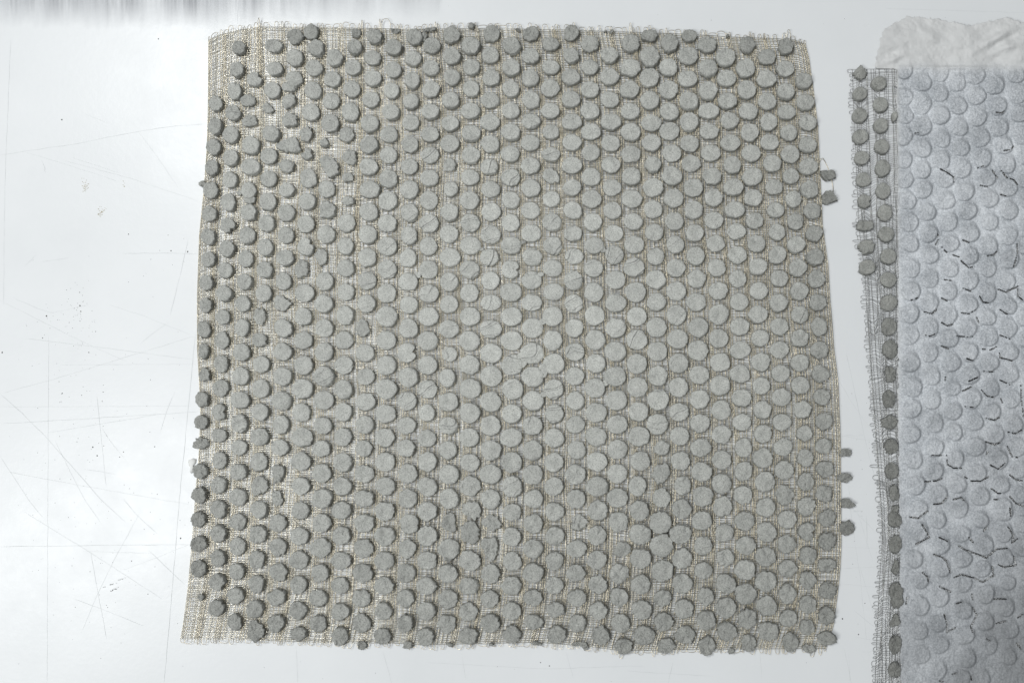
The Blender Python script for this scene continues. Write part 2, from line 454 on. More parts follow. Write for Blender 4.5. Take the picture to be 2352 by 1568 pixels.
# ------------------------------------------------------------------ survey of the clay discs: tile scale s, tile origin; x,y,rx,ry[flag]
# flags: b broken, c chipped, k crumb, d dark
S1, S2 = 2.6133 * 1.0, 1.4933
TILES = [
 (S1, 720, 80, """368,870,70,80 360,1105,72,85 345,1325,75,85 330,1540,70,80
610,283,72,68d 588,512,75,74d 565,740,72,90 550,968,80,80 525,1195,85,88 525,1435,80,85
775,615,80,75c 705,835,75,65b 720,1050,75,55b 735,1305,90,95 735,1530,95,85
978,268,90,70 988,505,88,72 962,730,85,85 920,920,55,50b 945,1185,90,85 925,1420,90,85
1200,170,85,78d 1197,390,88,88 1190,610,88,78 1135,690,75,52b 1140,850,65,80b 1140,1040,75,68b 1130,1310,112,92b 1110,1520,75,60b
1365,120,80,78 1415,285,85,82 1400,500,90,85 1388,732,92,90 1365,960,95,90 1315,1190,62,72b 1330,1395,60,55b
1615,390,85,85 1590,615,88,80 1580,845,90,85 1565,1075,92,98 1505,1270,45,45b 1530,1470,70,60b
1840,120,48,50k 1825,275,78,72 1805,495,85,80 1795,720,90,82 1780,955,92,95 1740,1195,70,75b 1770,1435,70,70b
2030,165,80,80 2010,390,90,78 2015,605,90,82 1995,830,92,82 1980,1075,95,90 1970,1300,95,90 1970,1530,97,90
2245,105,50,30k 2230,280,85,85 2230,515,85,85 2210,735,85,82 2200,955,90,82 2185,1195,95,85 2180,1410,95,85"""),
 (S1, 1620, 80, """95,172,85,82 85,395,85,80 75,625,80,82 60,845,85,80 60,1070,90,85 50,1295,90,90 45,1530,90,85
200,175,32,40k 265,95,55,30k 280,265,90,88 270,495,90,82 270,720,92,85 265,950,92,82 260,1190,95,80 260,1410,95,85
485,150,90,85 485,375,90,90 490,595,88,82 475,830,92,82 470,1075,95,78 465,1290,100,90 458,1512,65,65b
707,58,45,30k 685,260,95,90 690,490,90,85 690,715,90,85 680,945,100,85 690,1175,98,85 690,1405,98,88
905,140,85,85 895,365,92,85 900,600,92,88 890,835,95,85 890,1065,100,88 890,1290,100,88 880,1530,95,78
1110,260,92,88 1110,490,95,85 1105,715,88,85 1105,945,95,82 1105,1165,100,85 1100,1395,100,85
1315,140,85,75d 1315,375,92,78 1310,600,92,85 1315,830,92,90 1315,1055,100,80 1310,1280,100,85 1310,1520,100,90
1525,245,90,75 1525,490,95,75 1520,710,100,90 1520,945,98,82 1525,1165,90,75d 1525,1400,98,75
1740,130,80,85d 1735,365,85,78 1735,590,95,85 1735,825,98,85 1745,1060,105,85 1745,1275,100,90 1745,1515,105,90
1935,245,95,82 1935,490,90,80 1935,725,98,85 1935,945,100,88 1945,1165,105,85 1945,1385,98,85
2140,360,95,80 2140,590,100,85 2145,830,95,85 2155,1060,105,85 2150,1285,100,88 2155,1510,100,85 2090,115,16,15k 2155,122,28,22k 1180,92,22,10k"""),
 (S1, 2520, 80, """9,240,96,90 9,495,105,90 -5,720,102,92 4,950,103,85 8,1165,105,90 12,1400,105,88
205,158,88,60d 210,375,100,105 205,600,100,100 210,835,100,95 225,1075,108,85 225,1280,100,90 250,1500,80,75b 178,1510,32,40k
415,235,90,95 405,490,95,90 405,725,100,95 415,955,100,90 415,1160,105,95 440,1390,100,90
620,160,80,65d 610,370,105,95 605,610,100,85 615,840,105,90 620,1060,100,95 625,1290,100,90 640,1500,105,85
810,255,98,85 820,495,98,90 820,735,98,95 825,945,105,85 830,1160,100,85 850,1385,105,85
1005,385,100,95 1015,605,102,85 1025,840,98,80 1045,1045,95,85 1055,1280,105,85 1075,1510,95,90 1020,165,22,16k
1230,255,85,85d 1215,500,100,95 1225,725,98,95 1240,950,100,90 1255,1170,95,95 1270,1390,100,90
1435,380,92,82d 1430,610,100,90 1440,845,95,90 1455,1060,95,90 1465,1275,100,85 1490,1495,95,88
1635,270,72,88d 1630,505,92,85 1635,740,92,85 1645,960,95,80 1665,1175,90,85 1680,1400,95,95
1825,630,88,80d 1835,855,92,85 1865,1070,95,85 1865,1300,92,85 1868,1530,100,85"""),
 (S1, 720, 640, """315,315,80,88 225,250,36,30k 300,562,80,78 290,798,75,82 292,1038,75,80 268,1278,72,80 262,1515,65,75
520,205,75,85 500,437,80,90 495,680,80,78c 485,920,80,85 470,1150,80,82 455,1390,80,85
715,315,80,85 720,410,60,42b 710,545,85,85 700,785,85,90 685,1030,78,88 670,1270,75,85 655,1500,75,85
925,195,88,85 915,430,88,90 900,660,85,85 890,910,82,88 880,1145,85,85 870,1390,85,90
1110,310,85,72 1110,550,92,90 1105,785,82,88 1095,1020,90,85 1080,1265,82,90 1070,1490,88,78b
1340,190,90,100 1325,430,92,88 1315,665,90,92 1310,905,88,92c 1270,1140,65,90b 1300,1390,105,95
1565,85,80,85b 1530,300,88,90 1530,520,85,80b 1525,775,98,92 1475,1010,60,75b 1510,1265,92,95 1500,1500,95,95
1755,180,55,48b 1755,425,55,45b 1740,655,95,92 1730,895,85,90 1730,1130,95,88 1730,1380,92,90
1980,305,102,92 1970,540,100,95 1960,775,97,98 1955,1015,98,95 1955,1260,98,95 1945,1500,92,95
2175,190,97,95 2170,425,102,98 2165,660,98,95 2165,900,102,98 2165,1140,102,98 2160,1390,97,105"""),
 (S1, 1620, 640, """45,305,95,95 45,545,92,92 40,785,85,95 30,1025,92,95 30,1270,105,95 40,1510,95,90
255,185,100,85 250,420,95,95 250,660,105,95 245,900,95,98 245,1145,100,98 250,1395,105,95
480,300,75,80 465,540,92,92 460,770,100,95 470,1015,112,95 460,1270,98,95 460,1505,98,92
680,180,95,85 675,420,100,92 680,655,102,95 685,890,112,95 800,925,28,22k 675,1140,105,92 675,1390,100,95
895,305,100,85 900,540,102,95 895,775,110,95 880,1015,97,90 895,1260,98,95 900,1490,110,85
1105,180,100,90 1105,415,95,88 1105,655,95,92 1110,890,106,92 1225,862,40,22k 1105,1140,98,95c 1105,1380,118,98
1315,290,103,92 1315,525,100,88 1320,765,108,90 1330,1010,105,95 1325,1255,105,95 1325,1490,108,90
1535,160,85,80b 1530,405,92,85 1535,645,100,92 1545,890,98,92 1545,1130,102,92 1555,1375,108,92
1750,285,95,85 1755,525,97,90 1755,765,95,85 1770,1005,95,85 1760,1255,100,100 1765,1500,100,95
1945,175,100,95 1955,405,105,92 1965,645,98,92 1980,890,102,88 2072,930,30,35k 1975,1130,100,92 1975,1380,102,102
2165,285,98,88 2170,525,95,90 2185,765,97,90 2190,990,98,97 2200,1250,105,98 2205,1490,110,95"""),
 (S1, 2520, 640, """15,165,100,95 20,405,108,95 35,640,100,85 45,880,105,95 45,1120,112,100 60,1380,112,105
245,285,108,95 245,515,97,95 255,755,97,90 270,1005,90,92 270,1245,105,98 280,1480,102,92
440,160,108,98 460,395,103,98 465,640,97,92 475,880,95,92 485,1125,98,95 485,1370,103,100
665,285,103,95 670,520,100,92 680,760,92,90 690,1000,97,95 700,1240,100,95 695,1480,105,95
865,165,98,90 880,390,95,90 880,630,103,90 900,870,98,90 910,1125,95,92 925,1365,100,95
1085,280,105,88 1100,515,100,90 1115,745,102,85 1125,990,100,92 1130,1240,92,90 1145,1480,97,92
1285,170,105,92 1295,390,97,85 1310,630,92,85 1325,870,95,88 1345,1110,98,85 1350,1365,95,92
1510,280,92,82 1525,520,92,80 1540,750,90,85 1545,990,95,92 1565,1235,97,85 1560,1490,95,90
1690,165,85,85 1715,405,85,85 1735,640,85,85 1745,880,92,88 1760,1125,92,92 1775,1370,95,95
1885,300,95,90 1910,530,88,85d 1930,765,88,85d 1945,1010,92,85d 1955,1240,92,92d 1970,1485,92,85d"""),
 (S1, 720, 1200, """245,305,70,85 245,530,55,78d 250,790,55,75b 222,1040,72,78d 215,1275,72,72d 215,1505,70,60b
445,178,75,80 435,420,75,90 425,665,75,92 420,920,82,90 405,1170,75,88c 405,1415,80,72
645,290,75,92 640,545,90,92 630,795,90,97 625,1045,100,90 615,1290,85,95 615,1540,85,80
830,165,62,82b 825,410,70,70b 845,670,90,88 840,925,90,98 835,1170,88,90 830,1430,92,92
1075,290,95,97 1070,540,97,92 1070,795,98,98 1060,1055,100,98 1050,1300,85,98 1042,1540,95,85
1285,170,88,97 1285,420,100,92 1290,680,97,97 1280,925,108,102 1270,1175,95,98 1275,1430,108,102
1505,295,95,95 1505,545,97,100 1500,795,105,105 1500,1045,110,100 1490,1310,97,90 1478,1550,90,88
1720,160,90,100 1715,420,95,95 1710,680,97,97 1705,930,95,100 1705,1170,92,98 1700,1430,95,97
1910,285,68,85b 1930,550,98,92 1940,800,95,90 1940,1060,97,95 1930,1300,95,95 1920,1550,90,85
2160,170,110,110 2155,420,105,98 2155,680,100,105 2155,930,110,108 2150,1185,103,98 2140,1435,100,97"""),
 (S1, 1620, 1200, """35,295,97,105 20,550,105,105c 30,805,100,105 20,1055,100,100 15,1310,100,90 5,1545,98,88
245,170,107,100 235,425,105,102 235,680,103,100 235,930,103,97 225,1180,85,90 230,1445,95,92
460,300,105,95 465,565,80,77 440,810,85,98 455,1060,103,97 450,1310,97,92
680,170,108,97 675,425,112,100 675,675,105,102 680,925,112,105 675,1180,110,105 670,1435,105,97
895,300,115,97 900,555,115,103 900,795,115,110 895,1060,110,108 895,1310,105,108
1115,170,108,100 1115,425,115,103 1120,680,110,110 1125,930,110,110 1115,1185,105,100 1110,1435,115,100
1335,290,115,103 1330,555,125,110 1335,800,115,110 1340,1050,110,100 1335,1310,105,100
1545,170,105,105 1545,420,100,105 1555,665,115,105 1555,930,105,103 1560,1185,100,97 1560,1440,102,102
1770,290,97,97 1775,540,105,95 1775,795,100,97 1780,1050,97,95 1785,1300,97,95
1985,160,103,105 1990,415,105,105 1995,660,100,97 1985,920,108,103 2000,1175,110,105 2000,1425,108,105
2205,290,108,102 2200,535,112,102 2200,795,115,105 2210,1045,115,103 2220,1300,110,100"""),
 (S1, 2520, 1200, """75,170,105,100 75,415,112,105 75,665,105,107 80,910,110,107 90,1165,105,100 95,1425,112,105
280,285,105,105 285,535,105,102 295,790,105,105 295,1040,115,108 290,1295,112,108 335,1545,75,70b
490,155,103,105 500,405,105,103 510,660,103,103 510,910,100,105 515,1170,103,97 520,1420,103,97
715,285,105,103 715,525,107,107 725,780,103,100 730,1035,103,100 735,1285,105,97
930,150,108,105 930,400,103,100 945,650,107,97 945,890,108,105 955,1150,105,103 960,1405,103,97
1150,275,103,92 1155,520,105,92 1155,770,103,97 1170,1020,100,92 1175,1275,95,90
1345,145,100,90 1365,395,90,92 1370,645,100,97 1375,895,92,92 1390,1145,90,95 1395,1395,92,97
1565,275,97,92 1565,520,100,90 1580,765,97,92 1585,1015,103,92 1595,1275,100,90
1780,150,92,88 1780,395,90,92 1780,655,95,90 1785,890,97,92 1805,1140,92,90 1830,1390,82,80
1980,275,87,97d 1985,520,95,90d 1995,770,92,88d 2010,1010,85,88d 2030,1265,90,90d"""),
 (S2, 720, 1760, """115,185,44,45d 110,330,44,48d 105,475,45,45d 107,620,45,46d 107,768,45,50d
234,122,45,50 228,268,46,50 226,412,48,52 223,560,47,52 222,706,46,50 217,850,47,48
347,190,50,48 344,340,50,54 343,488,48,50 342,635,46,52 336,785,45,52
470,130,50,55 475,280,45,60b 468,415,50,52 462,565,50,55 457,715,47,54 452,860,48,52
580,200,40,48b 582,345,40,42b 585,495,52,52 583,638,50,52 584,788,50,54
720,128,58,56 718,275,55,53 718,420,55,52 712,572,55,55 708,718,55,55 705,865,52,52
845,198,55,58 845,350,60,58 845,495,58,55 838,643,62,58 835,795,52,55
970,132,55,57 968,275,55,55 962,420,57,53 962,572,57,53 960,720,58,53
1100,202,58,53 1098,350,57,52 1097,497,62,52 1095,645,58,57 1090,795,60,57
1225,130,60,57 1225,275,58,56 1222,425,60,57 1222,572,62,58 1218,720,60,55"""),
 (S2, 1620, 1760, """15,200,58,58 15,348,57,57 25,498,57,58 12,648,52,55 5,795,55,55
133,128,57,58 132,278,58,58 132,425,58,58 130,572,60,60 132,720,60,55
256,58,54,56 262,205,58,60 262,350,58,60 262,500,40,60b 260,650,62,60 255,800,58,55 265,710,25,14k
388,135,57,55 388,275,62,62 395,420,55,52b 385,550,55,65b 385,720,65,60
513,60,60,62 510,203,65,60 510,352,58,60 515,495,55,42b 512,645,55,65b 510,800,57,57
638,132,62,63 640,277,60,63 638,430,55,52 637,578,55,57 640,725,58,57
762,60,60,60 763,205,63,60 768,352,58,57 765,500,57,58 765,648,60,58 765,795,62,57
890,132,57,57 890,277,57,57 893,427,58,55 895,573,57,55 893,722,55,53
1027,58,55,55 1018,205,62,60 1022,352,57,57 1030,490,50,45b 1025,648,60,53 1020,795,58,52
1147,128,62,58 1147,277,67,60 1150,420,60,60 1148,570,57,57 1147,717,60,55
1270,55,60,60 1270,200,60,57 1270,345,62,60 1277,490,60,60 1300,655,48,45b 1280,795,60,57"""),
 (S2, 2520, 1760, """62,125,60,58 45,275,55,60 58,420,57,60 62,562,65,62 65,708,62,62
190,200,52,55b 190,345,55,57 183,492,68,65 190,630,68,70 195,780,65,65
303,125,57,57 315,270,50,57 310,412,60,58 303,562,65,57 313,708,60,62
425,45,62,55 430,190,62,58 437,335,60,62 432,482,60,58 438,630,55,55 442,780,55,50
550,118,57,57 550,260,60,60 555,398,57,60 565,555,57,53 572,702,52,52
680,45,55,55 680,185,55,57 678,330,57,55 688,483,58,57 695,630,57,57 690,775,63,60
798,108,58,60 808,250,60,62 812,402,57,57 818,550,60,60 812,695,62,58
918,42,58,52 922,180,58,55 930,325,52,55b 942,475,55,55 940,622,55,55 945,768,55,53
1050,105,50,52 1053,250,50,53 1057,395,53,57 1060,545,50,53c 1068,690,52,53
1160,35,50,48 1168,172,53,48d 1163,318,50,52d 1180,465,53,50d 1180,605,53,52d 1180,748,53,42d"""),
 (S2, 720, 2100, """122,425,18,22k 212,497,45,52d 330,425,46,52 325,578,42,50d 443,503,50,53 448,635,45,55b 450,690,14,16k
572,432,53,50 570,588,50,52 700,510,52,55 703,650,45,42d 823,435,52,53 825,590,50,52
955,362,52,53 953,517,55,50 953,665,48,55 1083,437,55,52 1083,588,55,55 1085,718,32,24k
1217,362,58,53 1213,515,52,53 1207,662,52,50"""),
 (S2, 1620, 2100, """0,437,52,52 0,590,47,52 8,718,30,25k 125,365,60,52 125,515,55,55 120,670,52,52
255,442,58,55 248,590,55,55 265,715,20,12k 380,365,58,52 378,520,57,53 375,662,55,53
507,442,55,52 508,588,57,53 515,712,14,10k 635,362,60,55 637,513,57,53 637,655,55,50
765,435,57,50 770,580,53,48 775,705,16,13k 800,708,16,10k 893,362,55,52 900,505,55,45 908,655,55,52
1028,435,57,50 1032,588,53,53 1045,712,42,22k 1078,728,18,18k 1152,355,57,55 1155,512,53,53 1167,660,55,55
1280,432,55,55 1290,587,55,55 1305,725,55,47"""),
 (S2, 2520, 2100, """65,355,60,60 72,508,62,58 85,660,65,57 198,435,53,50 203,580,58,53 218,722,50,44
315,350,60,60 325,502,57,57 330,655,60,55 455,425,48,55 455,570,57,57 460,722,50,55
575,350,60,58 575,495,60,62 583,638,57,55 600,748,22,18k 695,412,68,62 703,562,57,57 710,705,47,50
815,335,65,62 820,482,60,62 828,635,62,55 945,412,53,57 948,555,53,53 962,700,47,55d
1065,330,52,53 1065,475,53,55 1060,610,48,45d 1072,737,40,25b 1183,390,50,50d 1178,540,50,52d 1178,680,52,42d"""),
]
BRIDGES = [(1620, 1200, 1225, 620, 60, 85), (1620, 1200, 1445, 735, 55, 75), (1620, 1200, 1448, 985, 34, 30), (1620, 1200, 1440, 225, 40, 32),
           (1620, 640, 1420, 1195, 36, 26), (1620, 1200, 2098, 865, 32, 34), (1620, 640, 140, 1200, 30, 34), (720, 640, 620, 340, 28, 30)]

discs = []
for s, ox, oy, txt in TILES:
    for tok in txt.split():
        flag = tok[-1] if tok[-1].isalpha() else ''
        x, y, rx, ry = (float(v) for v in tok.rstrip('bckd').split(','))
        discs.append([(ox + x / s) / 1.74150, (oy + y / s) / 1.74150, rx / s / 1.7415, ry / s / 1.7415, flag])
for ox, oy, x, y, rx, ry in BRIDGES:
    discs.append([(ox + x / S1) / 1.7415, (oy + y / S1) / 1.7415, rx / S1 / 1.7415, ry / S1 / 1.7415, 'n'])


def sheet_z(px, py):
    """height of the big wire sheet over the table"""
    return 0.0026 + 0.0018 * vnoise(px / 190, py / 190, 4) + 0.0010 * vnoise(px / 60, py / 60, 9)


def flatness(px, py):
    return math.exp(-((px - 1180) / 420) ** 2 - ((py - 700) / 400) ** 2)


def disc_geo(px, py, rx, ry, zb, zt, rough, flag, wrinkle, tone, n=34, skirt=None):
    x0, y0 = W(px, py, zt)
    th = np.arange(n) * 2 * math.pi / n
    f = np.ones(n)
    for k in range(2, 7):
        f += rng.normal(0, 0.034 * (0.55 + rough) / (k ** 0.8)) * np.cos(k * th + rng.uniform(0, 6.28))
    f += rng.normal(0, 0.018 + 0.050 * rough, n)
    if flag in 'bk' and flag:
        for _ in range(2 if flag == 'k' else int(rng.integers(1, 3))):
            ph = rng.uniform(0, 6.28); d = rng.uniform(0.42, 0.78) if flag == 'k' else rng.uniform(0.58, 0.92)
            c = np.cos(th - ph)
            f = np.where(c > 0.05, np.minimum(f, d / np.maximum(c, 0.05)), f)
        f += rng.normal(0, 0.06, n)
        f *= 1.10
    if flag == 'c':
        ph = rng.uniform(-0.9, 0.9)
        dth = (th - ph + math.pi) % (2 * math.pi) - math.pi
        f *= 1 - 0.45 * np.exp(-(dth / 0.28) ** 2)
    f = np.maximum(f, 0.2)
    RX, RY = rx * K * (H - zt) / H, ry * K * (H - zt) / H
    tilt = rng.normal(0, 0.030 + 0.03 * rough, 2)
    if skirt is None:
        skirt = (rng.uniform(0.0, 0.9e-3), -rng.uniform(0.0, 0.9e-3))
        if rng.random() < 0.35:
            skirt = (skirt[0] * 1.5, skirt[1] * 1.5)
    V = []
    seed = int(rng.integers(0, 1000))
    for srad, dz in ((0.0, 0), (0.28, 0), (0.52, 0), (0.72, 0), (0.87, 0), (0.955, -0.00018), (1.0, -0.00065)):
        m = 1 if srad == 0 else n
        ff = f if m > 1 else np.ones(1)
        tt = th if m > 1 else np.zeros(1)
        lx = srad * ff * np.cos(tt) * RX; ly = srad * ff * np.sin(tt) * RY
        z = zt + dz + tilt[0] * lx + tilt[1] * ly
        z = z + (0.0005 + 0.0019 * rough) * vnoise(lx / 0.0035 + 50, ly / 0.0035 + 50, seed) * (1.0 if srad < 0.98 else 0.6)
        z = z + (0.0002 + 0.0019 * rough) * vnoise(lx / 0.0012 + 50, ly / 0.0012 + 50, seed + 1)
        z = z + 0.0002 * wrinkle * np.sin((ly * 0.85 - lx * 0.5) / 0.00085 + seed) * np.clip(vnoise(lx / 0.004 + 9, ly / 0.004, seed + 5) * 3, 0, 1)
        V.append(np.stack([x0 + lx, y0 + ly, z], 1))
    g = 1 + rng.normal(0, 0.02 + 0.03 * rough, n)
    for q, zf, e in ((0.5, 0.45, 1.02), (1.0, 0.0, 1.0)):
        gg = f * (1 + (g - 1) * q) * e
        V.append(np.stack([x0 + skirt[0] * q + gg * np.cos(th) * RX, y0 + skirt[1] * q + gg * np.sin(th) * RY,
                           np.full(n, zb + (zt - 0.0006 - zb) * zf) + rng.normal(0, 0.00012, n) * zf], 1))
    V = np.concatenate(V)
    rings = 8
    tri = [(0, 1 + i, 1 + (i + 1) % n) for i in range(n)]
    qd = []
    for r in range(rings - 1):
        a = 1 + r * n; b = a + n
        i = np.arange(n); j = (i + 1) % n
        qd.append(np.stack([a + i, b + i, b + j, a + j], 1))
    qd = np.concatenate(qd)
    base = 1 + (rings - 1) * n
    V = np.vstack([V, [[V[base:, 0].mean(), V[base:, 1].mean(), zb]]])
    cb = len(V) - 1
    tri += [(cb, base + (i + 1) % n, base + i) for i in range(n)]
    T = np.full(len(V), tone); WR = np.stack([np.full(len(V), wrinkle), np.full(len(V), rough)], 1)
    return V, qd, np.array(tri), T, WR


def clay_part(name, geo, parent):
    V, q, t, T, WR = geo
    o0 = V[-1].copy(); o0[2] = 0
    me = raw_mesh(name, V - o0, q, t)
    set_attr(me, "tone", T); set_attr(me, "wrinkle", WR[:, 0]); set_attr(me, "crumble", WR[:, 1])
    o = link(name, me, CLAY, parent)
    o.location = o0 - np.array(parent.location) if parent is not None else o0
    return o


def empty(name, loc, **props):
    o = bpy.data.objects.new(name, None)
    C.objects.link(o)
    o.empty_display_size = 0.02
    o.location = loc
    for k, v in props.items():
        o[k] = v
    return o


# ------------------------------------------------------------------ big panel
panel = empty("mesh_panel", (W(1176, 784)[0], W(1176, 784)[1], 0.0), category="panel",
              label="large square wire mesh panel studded with hundreds of grey clay discs")
order = sorted(range(len(discs)), key=lambda i: -discs[i][2] * discs[i][3])
single = set(order[:300])
rest = []
for i, (px, py, rx, ry, flag) in enumerate(discs):
    fl = flatness(px, py)
    bottom = max(0.0, min(1.0, (py - 950) / 350))
    edge = max(abs(px - 1180) / 740, abs(py - 775) / 720)
    rough = 0.12 + 0.55 * (1 - fl) * (0.35 + 0.65 * bottom) + 0.35 * max(0, edge - 0.86) / 0.14
    if flag in 'bk' and flag: rough += 0.25
    wr = 0.0
    if fl > 0.3 and rng.random() < 0.28 * fl + (0.30 if abs(px - 1180) < 160 and abs(py - 650) < 130 else 0):
        wr = rng.uniform(0.4, 0.9)
    elif rng.random() < 0.05:
        wr = rng.uniform(0.2, 0.6)
    zm = float(sheet_z(px, py))
    t = 0.0017 + 0.0024 * (1 - fl) + rng.normal(0, 0.00035)
    if flag == 'b': t *= rng.uniform(0.55, 0.9)
    if flag == 'k': t *= 0.55
    zt = zm + t
    if flag == 'n': zt = zm + 0.0016
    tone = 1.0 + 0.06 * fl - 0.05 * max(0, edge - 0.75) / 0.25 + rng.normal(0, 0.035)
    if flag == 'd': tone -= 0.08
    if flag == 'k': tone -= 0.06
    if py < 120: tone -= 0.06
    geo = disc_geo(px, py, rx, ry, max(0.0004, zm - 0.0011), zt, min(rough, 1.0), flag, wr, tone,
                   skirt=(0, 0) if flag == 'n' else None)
    if i in single and flag != 'n':
        clay_part("clay_disc", geo, panel)
    elif flag in 'kn' and flag:
        clay_part("clay_crumb" if flag == 'k' else "clay_bridge", geo, panel)
    else:
        rest.append(geo)
vv, qq, tt, TT, WW_, off = [], [], [], [], [], 0
for V, q, t, T, WR in rest:
    vv.append(V); qq.append(q + off); tt.append(t + off); TT.append(T); WW_.append(WR); off += len(V)
me = raw_mesh("smaller_clay_discs", np.concatenate(vv), np.concatenate(qq), np.concatenate(tt))
set_attr(me, "tone", np.concatenate(TT)); set_attr(me, "wrinkle", np.concatenate(WW_)[:, 0]); set_attr(me, "crumble", np.concatenate(WW_)[:, 1])
o = link("smaller_clay_discs", me, CLAY, panel, kind="stuff")
o.location = -panel.location

# woven wire cloth of the big panel
LEFT = [(479, 93), (478, 240), (476, 330), (468, 440), (458, 540), (453, 680), (453, 800), (458, 880), (461, 950), (457, 1050), (450, 1120),
        (444, 1210), (432, 1350), (420, 1440), (415, 1466)]
RIGHT = [(1850, 103), (1858, 134), (1870, 220), (1878, 288), (1884, 411), (1889, 517), (1902, 609), (1906, 686), (1910, 730), (1915, 799),
         (1925, 876), (1930, 1007), (1931, 1126), (1932, 1241), (1930, 1299), (1924, 1360), (1914, 1437), (1897, 1488)]
TOP = [(479, 93), (500, 82), (545, 70), (596, 62), (677, 63), (765, 64), (875, 66), (952, 68), (1062, 66), (1194, 67), (1326, 70), (1435, 74),
       (1469, 75), (1579, 79), (1689, 86), (1777, 89), (1825, 92), (1850, 103)]
BOT = [(415, 1466), (567, 1468), (748, 1475), (913, 1476), (969, 1480), (1084, 1477), (1238, 1474), (1353, 1483), (1411, 1491), (1447, 1493),
       (1601, 1490), (1755, 1489), (1897, 1488)]


def curve(pts, t):
    p = np.array(pts, float)
    d = np.r_[0, np.cumsum(np.hypot(*np.diff(p, axis=0).T))]
    d /= d[-1]
    return np.stack([np.interp(t, d, p[:, 0]), np.interp(t, d, p[:, 1])], -1)


def coons(u, v, L, R, T, B):
    l, r = curve(L, v), curve(R, v)
    t, b = curve(T, u), curve(B, u)
    p00, p10, p01, p11 = (np.array(x, float) for x in (T[0], T[-1], B[0], B[-1]))
    u_, v_ = u[..., None], v[..., None]
    return (1 - v_) * t + v_ * b + (1 - u_) * l + u_ * r - ((1 - u_) * (1 - v_) * p00 + u_ * (1 - v_) * p10 + (1 - u_) * v_ * p01 + u_ * v_ * p11)


def to_world(P, z):
    f = (H - z) / H
    return np.stack([(P[..., 0] - CX) * K * f, (CY - P[..., 1]) * K * f, z], -1)


def woven(L, R, T, B, nw, nf, zfun, rw, rf, jit, bunch, seed):
    r_ = np.random.default_rng(seed)
    uw = np.sort((np.arange(nw) + r_.normal(0, 0.16, nw)) / (nw - 1)); uw = (uw - uw[0]) / (uw[-1] - uw[0])
    if bunch:                                    # wires crowd into the lanes between the disc columns
        uw = np.clip(uw + 0.0031 * np.sin(2 * math.pi * (uw - 0.011) / 0.0324), 0, 1)
    vf = np.sort((np.arange(nf) + r_.normal(0, 0.16, nf)) / (nf - 1)); vf = (vf - vf[0]) / (vf[-1] - vf[0])
    # warp wires
    U, Vv = np.meshgrid(uw, vf, indexing='ij')
    inner = np.minimum(1, np.minimum(U, 1 - U) * 30)
    P = coons(np.clip(U + inner * jit * 2.2 * vnoise(U * 30, Vv * 7, seed) / nw, 0, 1), Vv, L, R, T, B)
    i, j = np.meshgrid(np.arange(nw), np.arange(nf), indexing='ij')
    zs = zfun(P[..., 0], P[..., 1])
    amp = 0.00017
    zs = zs + r_.normal(0, 0.00009, zs.shape)
    PW = to_world(P, zs + amp * np.where((i + j) % 2 == 0, 1, -1) + 0.00008)
    # weft wires
    U2, V2 = np.meshgrid(uw, vf)
    inner2 = np.minimum(1, np.minimum(V2, 1 - V2) * 30)
    P2 = coons(U2, np.clip(V2 + inner2 * jit * 2.6 * vnoise(U2 * 9, V2 * 34, seed + 2) / nf, 0, 1), L, R, T, B)
    zs2 = zfun(P2[..., 0], P2[..., 1])
    zs2 = zs2 + r_.normal(0, 0.00009, zs2.shape)
    j2, i2 = np.meshgrid(np.arange(nf), np.arange(nw), indexing='ij')
    PF = to_world(P2, zs2 - amp * np.where((i2 + j2) % 2 == 0, 1, -1))
    return PW, PF


def arches(ends, outdir, hmin, hmax, seed, every=2, n=9):
    """loops that join neighbouring wire ends beyond the edge; ends (W,3)"""
    r_ = np.random.default_rng(seed)
    A = []
    for k in range(0, len(ends) - 1, every):
        a, b = ends[k], ends[min(k + (1 if r_.random() < 0.8 else 2), len(ends) - 1)]
        h = r_.uniform(hmin, hmax) * (1.6 if r_.random() < 0.15 else 1)
        t = np.linspace(0, 1, n)
        c = (a + b) / 2; hw = (b - a) / 2
        s = np.cos(np.pi * (1 - t))
        bul = 1 + 0.25 * np.sin(np.pi * t)
        p = c + hw * (s * bul)[:, None] + np.asarray(outdir) * (h * np.sin(np.pi * t) ** 0.7)[:, None] + np.array([r_.normal(0, 0.0003), 0, 0]) * np.sin(np.pi * t)[:, None]
        p[:, 2] = np.maximum(0.00045, p[:, 2] + r_.uniform(-0.0006, 0.0008) * np.sin(np.pi * t))
        A.append(p)
    return np.array(A)


NW, NF = 212, 292
PW, PF = woven(LEFT, RIGHT, TOP, BOT, NW, NF, lambda x, y: sheet_z(x, y), 0, 0, 1.0, True, 21)
wv, wq = join([tubes(PW, 0.00020), tubes(arches(PW[:, 0, :], (0, 1, 0), 0.0018, 0.0042, 3), 0.0002),
               tubes(arches(PW[:, -1, :], (0, -1, 0), 0.0015, 0.0038, 4), 0.0002)])
wm = link("warp_wires", raw_mesh("warp_wires", wv, wq), BRASS, panel, kind="stuff")
wm.location = -panel.location
LW, _ = woven(LEFT, RIGHT, TOP, BOT, 196, 41, lambda x, y: sheet_z(x, y) * 0.45 - 0.0004, 0, 0, 1.6, True, 77)
LW[..., 2] = np.maximum(LW[..., 2], 0.0003)
_, LF = woven(LEFT, RIGHT, TOP, BOT, 41, 270, lambda x, y: sheet_z(x, y) * 0.45 - 0.0004, 0, 0, 1.6, True, 78)
LF[..., 2] = np.maximum(LF[..., 2], 0.0003)
lv, lq = join([tubes(LW, 0.00019), tubes(LF, 0.00015)])
DULL = mat_wire("dull_wire", (0.76, 0.725, 0.62), 0.5, 0.1)
lo_ = link("under_wires", raw_mesh("under_wires", lv, lq), DULL, panel, kind="stuff")
lo_.location = -panel.location
fv, fq = tubes(PF, 0.00016)
